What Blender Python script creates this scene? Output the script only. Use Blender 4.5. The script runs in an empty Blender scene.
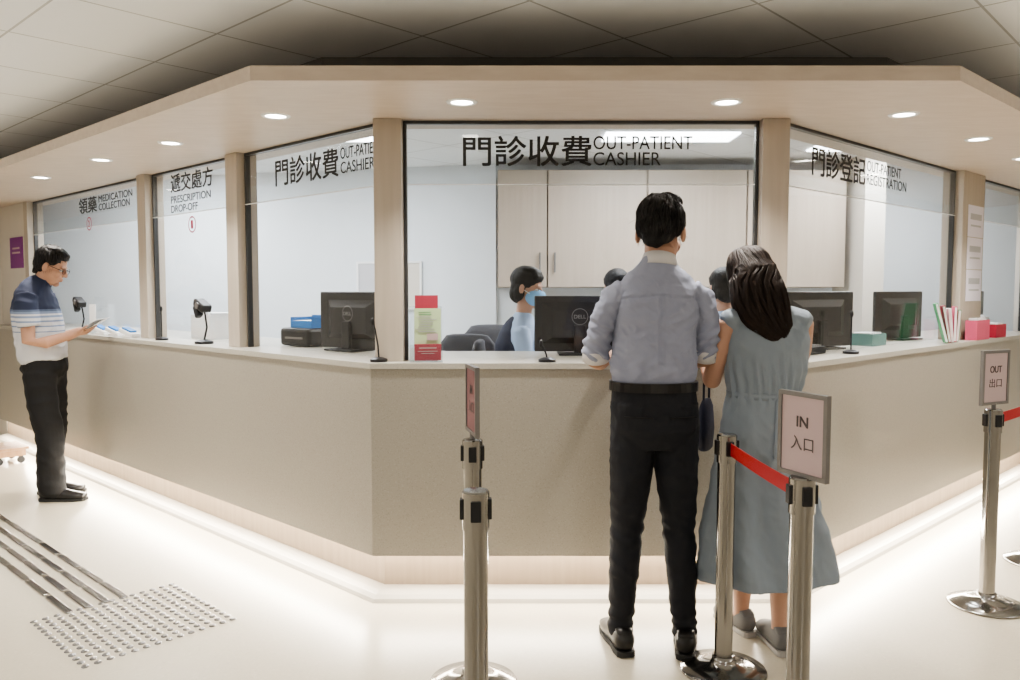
import bpy, bmesh, math, random
from mathutils import Vector, Matrix, noise, Quaternion
from mathutils.bvhtree import BVHTree
random.seed(4)
C = bpy.context.scene.collection
H=1.44; ZC=1.11; ZCAN=2.22; ZCEIL=2.5
# ---------------------------------------------------------------- materials
def nodes(name):
    m=bpy.data.materials.new(name); m.use_nodes=True
    nt=m.node_tree; b=nt.nodes['Principled BSDF']; return m,nt,b
def mat(name,col,rough=.5,metal=0,emit=0,spec=None,coat=0,bump=0,bscale=60,var=0,vscale=8,stretch=None,sheen=0,bdist=.01):
    m,nt,b=nodes(name)
    b.inputs['Base Color'].default_value=(*col,1); b.inputs['Roughness'].default_value=rough
    b.inputs['Metallic'].default_value=metal
    if spec is not None: b.inputs['Specular IOR Level'].default_value=spec
    if coat: b.inputs['Coat Weight'].default_value=coat
    if sheen: b.inputs['Sheen Weight'].default_value=sheen
    if emit:
        b.inputs['Emission Color'].default_value=(*col,1); b.inputs['Emission Strength'].default_value=emit
    tc=nt.nodes.new('ShaderNodeTexCoord'); mp=nt.nodes.new('ShaderNodeMapping')
    nt.links.new(tc.outputs['Object'],mp.inputs[0])
    if stretch: mp.inputs['Scale'].default_value=stretch
    n=nt.nodes.new('ShaderNodeTexNoise'); n.inputs['Scale'].default_value=vscale; n.inputs['Detail'].default_value=4
    nt.links.new(mp.outputs[0],n.inputs['Vector'])
    v=var if var else .04
    mx=nt.nodes.new('ShaderNodeMix'); mx.data_type='RGBA'
    mx.inputs[6].default_value=(*[c*(1-v) for c in col],1); mx.inputs[7].default_value=(*[min(1,c*(1+v)) for c in col],1)
    nt.links.new(n.outputs['Fac'],mx.inputs[0]); nt.links.new(mx.outputs[2],b.inputs['Base Color'])
    if bump:
        n2=nt.nodes.new('ShaderNodeTexNoise'); n2.inputs['Scale'].default_value=bscale; n2.inputs['Detail'].default_value=3
        nt.links.new(mp.outputs[0],n2.inputs['Vector'])
        bp=nt.nodes.new('ShaderNodeBump'); bp.inputs['Strength'].default_value=bump; bp.inputs['Distance'].default_value=bdist
        nt.links.new(n2.outputs['Fac'],bp.inputs['Height']); nt.links.new(bp.outputs[0],b.inputs['Normal'])
    return m
def wood(name,c1,c2,scale=(1,1,.06),rough=.45):
    m,nt,b=nodes(name)
    tc=nt.nodes.new('ShaderNodeTexCoord'); mp=nt.nodes.new('ShaderNodeMapping'); mp.inputs['Scale'].default_value=scale
    n=nt.nodes.new('ShaderNodeTexNoise'); n.inputs['Scale'].default_value=30; n.inputs['Detail'].default_value=5
    r=nt.nodes.new('ShaderNodeValToRGB'); r.color_ramp.elements[0].position=.35; r.color_ramp.elements[1].position=.68
    r.color_ramp.elements[0].color=(*c1,1); r.color_ramp.elements[1].color=(*c2,1)
    nt.links.new(tc.outputs['Object'],mp.inputs[0]); nt.links.new(mp.outputs[0],n.inputs['Vector'])
    nt.links.new(n.outputs['Fac'],r.inputs[0]); nt.links.new(r.outputs[0],b.inputs['Base Color']); b.inputs['Roughness'].default_value=rough
    return m
def speckle(name,base,dark,light,scale=160,rough=.4):
    m,nt,b=nodes(name)
    tc=nt.nodes.new('ShaderNodeTexCoord')
    v=nt.nodes.new('ShaderNodeTexVoronoi'); v.inputs['Scale'].default_value=scale
    nt.links.new(tc.outputs['Object'],v.inputs['Vector'])
    r=nt.nodes.new('ShaderNodeValToRGB'); r.color_ramp.interpolation='CONSTANT'
    e=r.color_ramp.elements; e[0].position=0; e[0].color=(*dark,1); e[1].position=.07; e[1].color=(*base,1)
    e2=e.new(.9); e2.color=(*light,1)
    sep=nt.nodes.new('ShaderNodeSeparateColor')
    nt.links.new(v.outputs['Color'],sep.inputs[0]); nt.links.new(sep.outputs[0],r.inputs[0])
    n=nt.nodes.new('ShaderNodeTexNoise'); n.inputs['Scale'].default_value=1.2
    nt.links.new(tc.outputs['Object'],n.inputs['Vector'])
    mx=nt.nodes.new('ShaderNodeMix'); mx.data_type='RGBA'; mx.blend_type='MULTIPLY'; mx.inputs[0].default_value=.08
    nt.links.new(r.outputs[0],mx.inputs[6]); nt.links.new(n.outputs['Fac'],mx.inputs[7])
    nt.links.new(mx.outputs[2],b.inputs['Base Color']); b.inputs['Roughness'].default_value=rough
    return m
M={}
M['wood']=wood('canopy_wood',(.53,.445,.37),(.58,.495,.415),scale=(.25,1,1))
M['wood_v']=wood('post_wood',(.44,.385,.32),(.48,.425,.36),scale=(1,1,.05))
M['wood_k']=wood('plinth_wood',(.52,.42,.33),(.58,.48,.385),scale=(1,1,.05))
M['wood_cab']=wood('cabinet_wood',(.38,.32,.26),(.41,.345,.285),scale=(1,1,.05))
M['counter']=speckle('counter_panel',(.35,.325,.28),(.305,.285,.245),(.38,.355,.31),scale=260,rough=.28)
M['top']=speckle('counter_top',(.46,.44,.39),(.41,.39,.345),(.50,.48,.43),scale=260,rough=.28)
M['floor']=speckle('floor_vinyl',(.60,.545,.435),(.575,.52,.415),(.63,.57,.46),scale=110,rough=.3)
M['cove']=mat('white_skirting',(.68,.64,.57),.35)
M['wall']=mat('white_wall',(.70,.745,.79),.6)
M['wallw']=mat('cream_wall',(.62,.58,.52),.6)
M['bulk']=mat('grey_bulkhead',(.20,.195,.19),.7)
M['black']=mat('black_plastic',(.010,.010,.012),.4)
M['screenb']=mat('black_satin',(.02,.02,.023),.3)
M['frame']=mat('dark_window_frame',(.06,.06,.06),.4,.3)
M['steel']=mat('brushed_steel',(.30,.29,.275),.17,1,var=.10,vscale=40,stretch=(1,1,.05))
M['stud']=mat('stud_steel',(.26,.25,.245),.28,1)
M['bar']=mat('bar_steel',(.30,.29,.285),.25,1)
M['letter']=mat('black_vinyl_lettering',(.012,.012,.012),.5)
M['letterf']=mat('faded_sign_lettering',(.09,.07,.07),.6)
M['red']=mat('red_webbing',(.42,.012,.018),.6,bump=.3,bscale=300)
M['redv']=mat('red_vinyl',(.50,.04,.08),.5)
M['white']=mat('white_plastic',(.8,.8,.8),.4)
M['paper']=mat('white_paper',(.85,.85,.86),.7)
M['lilac']=mat('lilac_white_paper',(.80,.77,.86),.7)
M['print']=mat('faint_print',(.50,.50,.53),.7)
M['logo']=mat('dim_logo_print',(.22,.22,.23),.6)
M['purple']=mat('purple_sign',(.22,.04,.24),.5)
M['pinkp']=mat('pink_card',(.50,.385,.385),.6)
M['pinks']=mat('pink_plastic',(.60,.09,.17),.4)
M['green']=mat('pale_green_paper',(.50,.62,.38),.6)
M['greend']=mat('green_binder',(.1,.32,.15),.5)
M['teal']=mat('teal_box',(.09,.22,.21),.5)
M['blue']=mat('blue_plastic',(.02,.17,.48),.4)
M['redb']=mat('red_card',(.38,.045,.075),.5)
M['greyf']=mat('grey_frame',(.20,.19,.185),.4,.4)
M['grey']=mat('grey_fabric',(.08,.08,.09),.8,bump=.3,bscale=200)
M['cabwhite']=mat('white_lacquer',(.8,.8,.8),.4)
M['skin']=mat('skin',(.44,.25,.17),.5,var=.08,vscale=20,spec=.4)
M['skin2']=mat('skin_fair',(.52,.31,.225),.5,var=.06,vscale=20,spec=.4)
M['hair']=mat('black_hair',(.009,.008,.008),.55,var=.3,vscale=60,stretch=(1,1,.1),bump=.5,bscale=180,spec=.3)
M['hairb']=mat('dark_brown_hair',(.015,.009,.007),.6,var=.6,vscale=110,stretch=(1,1,.05),bump=.5,bscale=150,spec=.25,bdist=.004)
M['strand']=mat('brown_hair_strands',(.024,.014,.010),.55,var=.6,vscale=60,spec=.3)
M['strandk']=mat('black_hair_strands',(.014,.012,.012),.4,var=.3,vscale=60,spec=.45)
M['shirt']=mat('lavender_shirt',(.29,.31,.40),.8,bump=.7,bscale=9,var=.05,bdist=.02)
M['cuff']=mat('white_cuff',(.62,.60,.60),.8)
M['navy']=mat('dark_navy_trousers',(.008,.009,.014),.8,bump=.5,bscale=14,bdist=.015)
M['blackc']=mat('black_trousers',(.007,.007,.008),.85,bump=.4,bscale=16)
M['leather']=mat('black_leather',(.010,.009,.009),.3)
M['dress']=mat('grey_blue_dress',(.25,.29,.335),.85,bump=.6,bscale=10,var=.06,stretch=(1,1,.5),bdist=.02)
M['greyshoe']=mat('grey_suede',(.16,.155,.15),.8)
M['sole']=mat('pale_sole',(.36,.34,.32),.6)
M['solek']=mat('dark_sole',(.02,.02,.02),.6)
M['bluesh']=mat('pale_blue_blouse',(.45,.58,.80),.8)
M['vest']=mat('navy_vest',(.015,.022,.055),.8)
M['mask']=mat('blue_mask',(.25,.52,.82),.8)
M['eye']=mat('eye_white',(.7,.7,.7),.2)
M['bag']=mat('navy_bag',(.010,.013,.035),.7,bump=.2)
M['lamp']=mat('lamp_glow',(1,.93,.82),.5,emit=25)
M['panel']=mat('light_panel_glow',(.97,.98,1),.5,emit=9)
M['led']=mat('led_strip_glow',(1,.86,.68),.5,emit=22)
# polo
m,nt,b=nodes('striped_polo'); M['polo']=m
tc=nt.nodes.new('ShaderNodeTexCoord'); sp=nt.nodes.new('ShaderNodeSeparateXYZ'); nt.links.new(tc.outputs['Object'],sp.inputs[0])
mr=nt.nodes.new('ShaderNodeMapRange'); mr.inputs[1].default_value=.95; mr.inputs[2].default_value=1.55
r=nt.nodes.new('ShaderNodeValToRGB'); r.color_ramp.interpolation='CONSTANT'
nt.links.new(sp.outputs[2],mr.inputs[0]); nt.links.new(mr.outputs[0],r.inputs[0]); nt.links.new(r.outputs[0],b.inputs['Base Color'])
W=(.55,.55,.57,1); N=(.022,.03,.065,1); G=(.2,.25,.36,1)
e=r.color_ramp.elements; e[0].color=W; e[1].position=.34; e[1].color=G
for p,c in ((.355,W),(.40,G),(.415,W),(.455,G),(.475,W),(.505,G),(.53,W),(.55,G),(.575,(.1,.13,.2,1)),(.60,N)):
    q=e.new(p); q.color=c
b.inputs['Roughness'].default_value=.85
# glass
def glassmat(name,tint,gl,base=.035):
    m=bpy.data.materials.new(name); m.use_nodes=True; nt=m.node_tree
    for n in list(nt.nodes):
        if n.type!='OUTPUT_MATERIAL': nt.nodes.remove(n)
    o=nt.nodes['Material Output']; t=nt.nodes.new('ShaderNodeBsdfTransparent'); g=nt.nodes.new('ShaderNodeBsdfGlossy')
    t.inputs[0].default_value=(*tint,1); g.inputs['Roughness'].default_value=.02; g.inputs[0].default_value=(gl,gl,gl,1)
    f=nt.nodes.new('ShaderNodeLayerWeight'); f.inputs[0].default_value=.5
    pw=nt.nodes.new('ShaderNodeMath'); pw.operation='POWER'; pw.inputs[1].default_value=4
    ml=nt.nodes.new('ShaderNodeMath'); ml.operation='MULTIPLY_ADD'; ml.inputs[1].default_value=.5; ml.inputs[2].default_value=base
    nt.links.new(f.outputs['Facing'],pw.inputs[0]); nt.links.new(pw.outputs[0],ml.inputs[0])
    mx=nt.nodes.new('ShaderNodeMixShader'); nt.links.new(ml.outputs[0],mx.inputs[0])
    nt.links.new(t.outputs[0],mx.inputs[1]); nt.links.new(g.outputs[0],mx.inputs[2]); nt.links.new(mx.outputs[0],o.inputs[0])
    return m
M['glass']=glassmat('clear_glass',(.985,.99,.99),.8,.02)
M['glasst']=glassmat('tinted_glass_strip',(.93,.94,.94),.9,.03)
M['acryl']=glassmat('clear_acrylic',(.9,.92,.92),.9)
# ceiling tile grid, aligned with the desk direction
m,nt,b=nodes('ceiling_tiles'); M['ceil']=m
tc=nt.nodes.new('ShaderNodeTexCoord'); mp=nt.nodes.new('ShaderNodeMapping'); mp.inputs['Rotation'].default_value=(0,0,math.radians(43)); mp.inputs['Location'].default_value=(.2,.15,0)
br=nt.nodes.new('ShaderNodeTexBrick'); br.offset=0; br.inputs['Scale'].default_value=1; br.inputs['Brick Width'].default_value=.6; br.inputs['Row Height'].default_value=.6
br.inputs['Mortar Size'].default_value=.005; br.inputs['Mortar Smooth'].default_value=0
br.inputs['Color1'].default_value=(.85,.875,.91,1); br.inputs['Color2'].default_value=(.87,.895,.93,1); br.inputs['Mortar'].default_value=(.50,.51,.53,1)
nt.links.new(tc.outputs['Object'],mp.inputs[0]); nt.links.new(mp.outputs[0],br.inputs['Vector']); nt.links.new(br.outputs[0],b.inputs['Base Color']); b.inputs['Roughness'].default_value=.9

# ---------------------------------------------------------------- helpers
def link(o): C.objects.link(o); return o
def mesh_obj(name,bm,m,parent=None,smooth=False,label=None):
    bmesh.ops.recalc_face_normals(bm,faces=bm.faces)
    me=bpy.data.meshes.new(name); bm.to_mesh(me); bm.free()
    if smooth:
        for p in me.polygons: p.use_smooth=True
    o=bpy.data.objects.new(name,me); link(o)
    for mm in (m if isinstance(m,(list,tuple)) else [m]): me.materials.append(mm)
    if parent: o.parent=parent
    if label: o['label']=label
    return o
def tag(o,label,cat,group=None):
    o['label']=label; o['category']=cat
    if group: o['group']=group
    return o
def root(name,loc,rotz,label,cat,group=None):
    o=bpy.data.objects.new(name,None); link(o); o.empty_display_size=.1
    o.location=loc; o.rotation_euler=(0,0,rotz); return tag(o,label,cat,group)
def struct(o): o['kind']='structure'; return o
def box(bm,c,s,rot=None,bev=0):
    r=bmesh.ops.create_cube(bm,size=1)
    vs=r['verts']
    Mx=Matrix.Translation(c)@((rot.to_4x4()) if rot else Matrix.Identity(4))@Matrix.Diagonal((*s,1))
    bmesh.ops.transform(bm,matrix=Mx,verts=vs)
    if bev:
        ed={e for v in vs for e in v.link_edges}
        bmesh.ops.bevel(bm,geom=list(ed),offset=bev,segments=2,affect='EDGES',profile=.5)
def bx(name,parent,c,s,ma,rot=None,bev=0,label=None):
    bm=bmesh.new(); box(bm,c,s,rot,bev); return mesh_obj(name,bm,ma,parent,label=label)
def rz(a): return Matrix.Rotation(a,3,'Z')
def rx(a): return Matrix.Rotation(a,3,'X')
def cyl(bm,p0,p1,r0,r1=None,seg=20):
    p0=Vector(p0);p1=Vector(p1); r1=r0 if r1 is None else r1
    d=p1-p0; q=d.to_track_quat('Z','Y')
    bmesh.ops.create_cone(bm,cap_ends=True,segments=seg,radius1=r0,radius2=r1,depth=d.length,matrix=Matrix.Translation((p0+p1)/2)@q.to_matrix().to_4x4())
def ell(bm,c,r,rot=None,Mx=None,seg=20):
    m=Matrix.Translation(c)@((rot.to_4x4()) if rot else Matrix.Identity(4))@Matrix.Diagonal((*r,1))
    if Mx is not None: m=Mx@m
    bmesh.ops.create_uvsphere(bm,u_segments=seg,v_segments=seg//2+2,radius=1,matrix=m)
def lathe(bm,prof,seg=32,c=(0,0,0)):
    rings=[]
    for r,z in prof:
        if r<1e-5: rings.append([bm.verts.new((c[0],c[1],c[2]+z))])
        else: rings.append([bm.verts.new((c[0]+r*math.cos(2*math.pi*i/seg),c[1]+r*math.sin(2*math.pi*i/seg),c[2]+z)) for i in range(seg)])
    for a,b_ in zip(rings,rings[1:]):
        for i in range(seg):
            j=(i+1)%seg
            if len(a)==1 and len(b_)==1: continue
            if len(a)==1: bm.faces.new((a[0],b_[i],b_[j]))
            elif len(b_)==1: bm.faces.new((a[i],a[j],b_[0]))
            else: bm.faces.new((a[i],a[j],b_[j],b_[i]))
def tube(bm,secs,ref=(1,0,0),seg=20,Mx=None,rnd=True,exp=2.0):
    """secs: (x,y,z,a[,b])"""
    pts=[Vector(s[:3]) for s in secs]; ref=Vector(ref)
    A_=[s[3] for s in secs]; B_=[s[4] if len(s)>4 else s[3] for s in secs]
    n=len(pts); T=[]
    for i in range(n):
        t=(pts[min(i+1,n-1)]-pts[max(i-1,0)]); T.append(t.normalized())
    full=[]
    if rnd:
        m0=min(A_[0],B_[0]); m1=min(A_[-1],B_[-1])
        full+= [(pts[0]-T[0]*m0*.55,T[0],.25),(pts[0]-T[0]*m0*.4,T[0],.7)]
        ab=[(A_[0],B_[0])]*2
    else: ab=[]
    for i in range(n): full.append((pts[i],T[i],1)); ab.append((A_[i],B_[i]))
    if rnd:
        full+= [(pts[-1]+T[-1]*m1*.4,T[-1],.7),(pts[-1]+T[-1]*m1*.55,T[-1],.25)]; ab+=[(A_[-1],B_[-1])]*2
    rings=[]
    for (p,t,k),(a,b_) in zip(full,ab):
        S=ref-t*ref.dot(t)
        if S.length<1e-3: S=Vector((0,1,0))-t*t.y
        S.normalize(); B=t.cross(S)
        ring=[]
        for i in range(seg):
            th=2*math.pi*i/seg; cc,ss=math.cos(th),math.sin(th)
            cx=math.copysign(abs(cc)**(2/exp),cc); sy=math.copysign(abs(ss)**(2/exp),ss)
            q=p+S*(a*k*cx)+B*(b_*k*sy)
            if Mx is not None: q=Mx@q
            ring.append(bm.verts.new(q))
        rings.append(ring)
    for a,b_ in zip(rings,rings[1:]):
        for i in range(seg):
            j=(i+1)%seg; bm.faces.new((a[i],a[j],b_[j],b_[i]))
    bm.faces.new(rings[0][::-1]); bm.faces.new(rings[-1])
def remesh(name,bm,voxel,m,parent,smooth=3,disp=None,label=None):
    bmesh.ops.recalc_face_normals(bm,faces=bm.faces)
    me=bpy.data.meshes.new('tmp'); bm.to_mesh(me); bm.free()
    o=bpy.data.objects.new('tmp',me); link(o)
    r=o.modifiers.new('r','REMESH'); r.mode='VOXEL'; r.voxel_size=voxel
    s=o.modifiers.new('s','SMOOTH'); s.factor=.5; s.iterations=smooth
    dg=bpy.context.evaluated_depsgraph_get(); dg.update()
    nm=bpy.data.meshes.new_from_object(o.evaluated_get(dg)); nm.name=name
    bpy.data.objects.remove(o); bpy.data.meshes.remove(me)
    if disp:
        cos=[v.co.copy() for v in nm.vertices]; nos=[v.normal.copy() for v in nm.vertices]
        for v,co,no in zip(nm.vertices,cos,nos): v.co=co+disp(co,no)
    for p in nm.polygons: p.use_smooth=True
    nm.materials.clear(); nm.materials.append(m)
    o=bpy.data.objects.new(name,nm); link(o)
    if parent: o.parent=parent
    if label: o['label']=label
    return o
def strands(hair,paths,rad,m,parent,off=.0015,snap=True):
    """thin tapered hair strands laid on the hair surface, one mesh"""
    bvh=BVHTree.FromPolygons([v.co.copy() for v in hair.data.vertices],[tuple(p.vertices) for p in hair.data.polygons])
    bm=bmesh.new()
    for path in paths:
        pts=[]; lift=random.uniform(.2,2.6)
        for q in path:
            q=Vector(q)
            if snap:
                loc,no,_,dist=bvh.find_nearest(q)
                if loc is None: continue
                if dist<.035: q=loc+no*(off*lift)
            pts.append(q)
        if len(pts)<3: continue
        secs=[(*p,rad*(1-.75*(k/(len(pts)-1))**2)) for k,p in enumerate(pts)]
        try: tube(bm,secs,seg=4,rnd=False,ref=(.9,.3,.1))
        except Exception: pass
    return mesh_obj('hair_strands',bm,m,parent,smooth=True)
def wr(amp,f=(14,14,9),amp2=0,f2=40):
    def d(co,no):
        a=noise.noise(Vector((co.x*f[0],co.y*f[1],co.z*f[2])))
        a=1-abs(a)*2.4
        v=amp*a
        if amp2: v+=amp2*noise.noise(co*f2)
        return no*v
    return d
def text(body,org,read,width,height,m,name='glass_lettering',label=None,cat='lettering',up=(0,0,1),bold=0,parent=None,center=False,toff=.001):
    cu=bpy.data.curves.new('t','FONT'); cu.body=body; cu.size=1; cu.extrude=.004
    o=bpy.data.objects.new('t',cu); link(o)
    dg=bpy.context.evaluated_depsgraph_get(); dg.update()
    me=bpy.data.meshes.new_from_object(o.evaluated_get(dg)); bpy.data.objects.remove(o)
    xs=[v.co.x for v in me.vertices]; ys=[v.co.y for v in me.vertices]
    if not xs: return None
    x0,x1,y0,y1=min(xs),max(xs),min(ys),max(ys)
    if bold:
        bm=bmesh.new()
        for k,(dx,dy) in enumerate(((0,0),(bold,0),(0,bold),(bold,bold),(bold/2,bold/2))):
            n0=len(bm.verts); bm.from_mesh(me); bm.verts.ensure_lookup_table()
            for v in bm.verts[n0:]: v.co.x+=dx-bold/2; v.co.y+=dy-bold/2; v.co.z+=.0004*k
        bm.to_mesh(me); bm.free()
    R=Vector(read).normalized(); U=Vector(up); Nn=R.cross(U); O=Vector(org)
    for v in me.vertices:
        fx=(v.co.x-x0)/(x1-x0); 
        if center: fx-=.5
        fy=(v.co.y-y0)/(y1-y0)
        v.co=O+R*(fx*width)+U*(fy*height)+Nn*(toff+v.co.z*.1)
    me.name=name; me.materials.clear(); me.materials.append(m)
    o=bpy.data.objects.new(name,me); link(o)
    if parent: o.parent=parent
    if label and not parent: tag(o,label,cat)
    elif label: o['label']=label
    return o
# ---------------------------------------------------------------- facets
OL=Vector((-.63,3.6)); OR=Vector((1.31,3.6))
dL=Vector((-.731,.682)); nL=Vector((.682,.731)); dR=Vector((.731,.682)); nR=Vector((-.682,.731))
TL=5.9; TR=3.9
def fp(side,t,off,z):
    if side=='L': p=OL+dL*t+nL*off
    elif side=='R': p=OR+dR*t+nR*off
    else: p=Vector((t,3.6+off))
    return Vector((p.x,p.y,z))
def path_pt(i,off):
    if i==0: p=OL+dL*TL+nL*off
    elif i==1: p=Vector((OL.x+.394*off,3.6+off))
    elif i==2: p=Vector((OR.x-.394*off,3.6+off))
    else: p=OR+dR*TR+nR*off
    return p
def strip(bm,prof,i0=0,i1=3,pf=path_pt):
    rings=[[bm.verts.new((*pf(i,o),z)) for o,z in prof] for i in range(i0,i1+1)]
    n=len(prof)
    for a,b_ in zip(rings,rings[1:]):
        for k in range(n):
            l=(k+1)%n; bm.faces.new((a[k],b_[k],b_[l],a[l]))
    bm.faces.new(rings[0]); bm.faces.new(rings[-1][::-1])
angL=math.atan2(-dL.y,-dL.x)
angR=math.atan2(dR.y,dR.x)
rdL=(-dL.x,-dL.y,0); rdR=(dR.x,dR.y,0)
# ---------------------------------------------------------------- room shell
def plane_box(name,c,s,m,rot=None):
    bm=bmesh.new(); box(bm,c,s,rot); return struct(mesh_obj(name,bm,m))
plane_box('floor',(0,3,-.05),(14,16,.1),M['floor'])
plane_box('ceiling',(0,3,ZCEIL+.05),(14,16,.1),M['ceil'])
plane_box('wall_left',(-6.75,3,1.25),(.1,15.6,2.5),M['wallw'])
plane_box('wall_right',(6.75,3,1.25),(.1,15.6,2.5),M['wallw'])
plane_box('wall_front',(0,-4.8,1.25),(13.4,.1,2.5),M['wallw'])
plane_box('wall_back',(3.2,6.9,1.25),(6.7,.1,2.5),M['wall'])
plane_box('wall_partition',(2.83,6.55,1.25),(.16,.6,2.5),M['wallw'])
dO=Vector((-.97,.243)); p0=Vector((-.108,6.86)); c=p0+dO*2.6; angO=math.atan2(-dO.y,-dO.x); nO=Vector((.243,.97))
plane_box('wall_office',(c.x,c.y,1.25),(5.2,.1,2.5),M['wall'],rz(angO))
s=fp('L',6.55,.16,1.25); plane_box('wall_end',s,(1.26,.12,2.5),M['wallw'],rz(angL))
s=fp('L',5.54,.16,(ZC+ZCAN)/2); plane_box('wall_pier',s,(.74,.12,ZCAN-ZC-.004),M['wallw'],rz(angL))
s=fp('R',5.55,.16,1.25); plane_box('wall_side',s,(3.1,.12,2.5),M['wallw'],rz(angR))
# canopy outline
cl=Vector((-.97,3.04)); cr=Vector((1.68,3.04))
outer=[cl+dL*7.4,cl,cr,cr+dR*5.2]
bk=[Vector((-.86,3.72))+dL*7,Vector((-.86,3.72)),Vector((1.72,3.72)),Vector((1.72,3.72))+dR*4.6]
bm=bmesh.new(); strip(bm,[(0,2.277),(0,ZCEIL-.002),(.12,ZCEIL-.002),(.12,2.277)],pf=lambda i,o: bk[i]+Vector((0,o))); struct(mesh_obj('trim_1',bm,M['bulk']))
# ---------------------------------------------------------------- counter
ctr=root('service_counter',(0,0,0),0,'faceted beige solid-surface reception counter with glowing plinth','counter')
for a,b_ in ((0,1),(1,2),(2,3)):
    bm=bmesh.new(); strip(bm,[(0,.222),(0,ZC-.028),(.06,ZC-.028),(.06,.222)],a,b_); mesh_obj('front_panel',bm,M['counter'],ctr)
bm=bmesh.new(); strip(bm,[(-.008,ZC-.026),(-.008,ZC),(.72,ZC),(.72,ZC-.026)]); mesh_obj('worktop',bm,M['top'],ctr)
bm=bmesh.new(); strip(bm,[(.10,.04),(.10,.24),(.12,.24),(.12,.04)]); mesh_obj('toe_kick',bm,M['wood_k'],ctr,label='pale wood recessed plinth band')
bm=bmesh.new(); strip(bm,[(0,.001),(.006,.018),(.022,.034),(.05,.045),(.09,.052),(.13,.054),(.13,.001)]); mesh_obj('cove_base',bm,M['cove'],ctr,smooth=False,label='white curved skirting')
bm=bmesh.new(); strip(bm,[(.045,.212),(.045,.221),(.06,.221),(.06,.212)]); mesh_obj('light_strip',bm,M['led'],ctr,label='warm glowing strip light')
bm=bmesh.new(); strip(bm,[(.66,.002),(.66,ZC-.03),(.69,ZC-.03),(.69,.002)]); mesh_obj('back_panel',bm,M['cabwhite'],ctr)
# canopy
can=root('canopy',(0,0,0),0,'light wood canopy overhanging the faceted counter','canopy')
bm=bmesh.new(); rings=[]
for i in range(4):
    inn=path_pt(i,.34) if i in(1,2) else (outer[i]+(nL if i==0 else nR)*.95)
    o=outer[i]
    rings.append([bm.verts.new((o.x,o.y,ZCAN)),bm.verts.new((o.x,o.y,ZCAN+.055)),bm.verts.new((inn.x,inn.y,ZCAN+.055)),bm.verts.new((inn.x,inn.y,ZCAN))])
for a,b_ in zip(rings,rings[1:]):
    for k in range(4): bm.faces.new((a[k],b_[k],b_[(k+1)%4],a[(k+1)%4]))
bm.faces.new(rings[0]); bm.faces.new(rings[-1][::-1]); mesh_obj('canopy_board',bm,M['wood'],can)
# columns
def column(side,t,w,d,rot,off=.16):
    p=fp(side,t,off,0); bm=bmesh.new(); box(bm,(0,0,(ZC+ZCAN)/2),(w,d,ZCAN-ZC),bev=.003)
    o=mesh_obj('column',bm,M['wood_v']); o.location=p; o.rotation_euler=(0,0,rot)
    return tag(o,'square light wood post between the glazed counter windows','post','window posts')
column('C',OL.x+.07,.13,.13,0); column('C',OR.x-.095,.125,.13,0)
column('L',1.42,.13,.13,angL); column('L',2.66,.13,.13,angL); column('L',5.12,.1,.13,angL)
column('R',2.56,.42,.13,angR)
# windows
def window(n,side,t0,t1,rot,strip_h=.27):
    c=(fp(side,t0,.16,0)+fp(side,t1,.16,0))/2; w=abs(t1-t0)
    r=bpy.data.objects.new('window_%d'%n,None); link(r); r.location=(c.x,c.y,0); r.rotation_euler=(0,0,rot); r['kind']='structure'
    z0,z1=ZC+.001,ZCAN-.001
    bm=bmesh.new(); fw=.014
    for x in(-w/2+fw/2,w/2-fw/2): box(bm,(x,0,(z0+z1)/2),(fw,.03,z1-z0))
    box(bm,(0,0,z1-fw/2),(w-2*fw,.03,fw)); mesh_obj('window_frame',bm,M['frame'],r)
    bm=bmesh.new(); box(bm,(0,.0,(z0+z1)/2),(w-2*fw,.006,z1-z0-.02)); mesh_obj('glass_pane',bm,M['glass'],r)
    bm=bmesh.new(); box(bm,(0,-.022,z1-strip_h/2-.02),(w-2*fw-.01,.006,strip_h)); mesh_obj('glass_header',bm,M['glasst'],r)
    bm=bmesh.new(); box(bm,(0,-.022,z1-strip_h-.022),(w-2*fw-.01,.008,.004)); mesh_obj('header_edge',bm,M['white'],r)
window(1,'C',OL.x+.137,OR.x-.16,0)
window(2,'L',.09,1.353,angL); window(3,'L',1.487,2.592,angL); window(4,'L',2.728,5.07,angL)
window(5,'R',.0,2.345,angR); window(6,'R',2.775,3.97,angR)
# lettering
G=M['letter']
yg=3.6+.16-.0252; BL=.022
text('門診收費',(-.215,yg,2.012),(1,0,0),.59,.135,G,label='large black Chinese lettering for out-patient cashier on glass',bold=BL)
text('OUT-PATIENT',(.385,yg,2.087),(1,0,0),.455,.06,G,label='thin black letters OUT-PATIENT on the glass header',bold=.006)
text('CASHIER',(.385,yg,2.014),(1,0,0),.31,.06,G,label='thin black letters CASHIER on the glass header',bold=.006)
def ftext(s,side,t,z,w,h,m,label,bold=.01,**k):
    p=fp(side,t,.1348,z); text(s,p,rdL if side=='L' else rdR,w,h,m,label=label,bold=bold,**k)
ftext('門診收費','L',1.0,2.0,.58,.14,G,'large black Chinese lettering for out-patient cashier on glass',BL)
ftext('OUT-PATIENT','L',.40,2.08,.33,.055,G,'thin black letters OUT-PATIENT on side glass')
ftext('CASHIER','L',.40,2.01,.27,.055,G,'thin black letters CASHIER on side glass')
ftext('遞交處方','L',2.28,2.07,.57,.115,G,'black Chinese lettering for prescription drop-off',BL)
ftext('PRESCRIPTION','L',2.28,2.0,.54,.046,G,'thin black letters PRESCRIPTION on glass',.015)
ftext('DROP-OFF','L',2.28,1.94,.37,.046,G,'thin black letters DROP-OFF on glass',.015)
ftext('領藥','L',3.92,2.035,.37,.12,G,'black Chinese lettering for medication collection',BL)
ftext('MEDICATION','L',3.51,2.10,.62,.05,G,'thin black letters MEDICATION on glass',.015)
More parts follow.
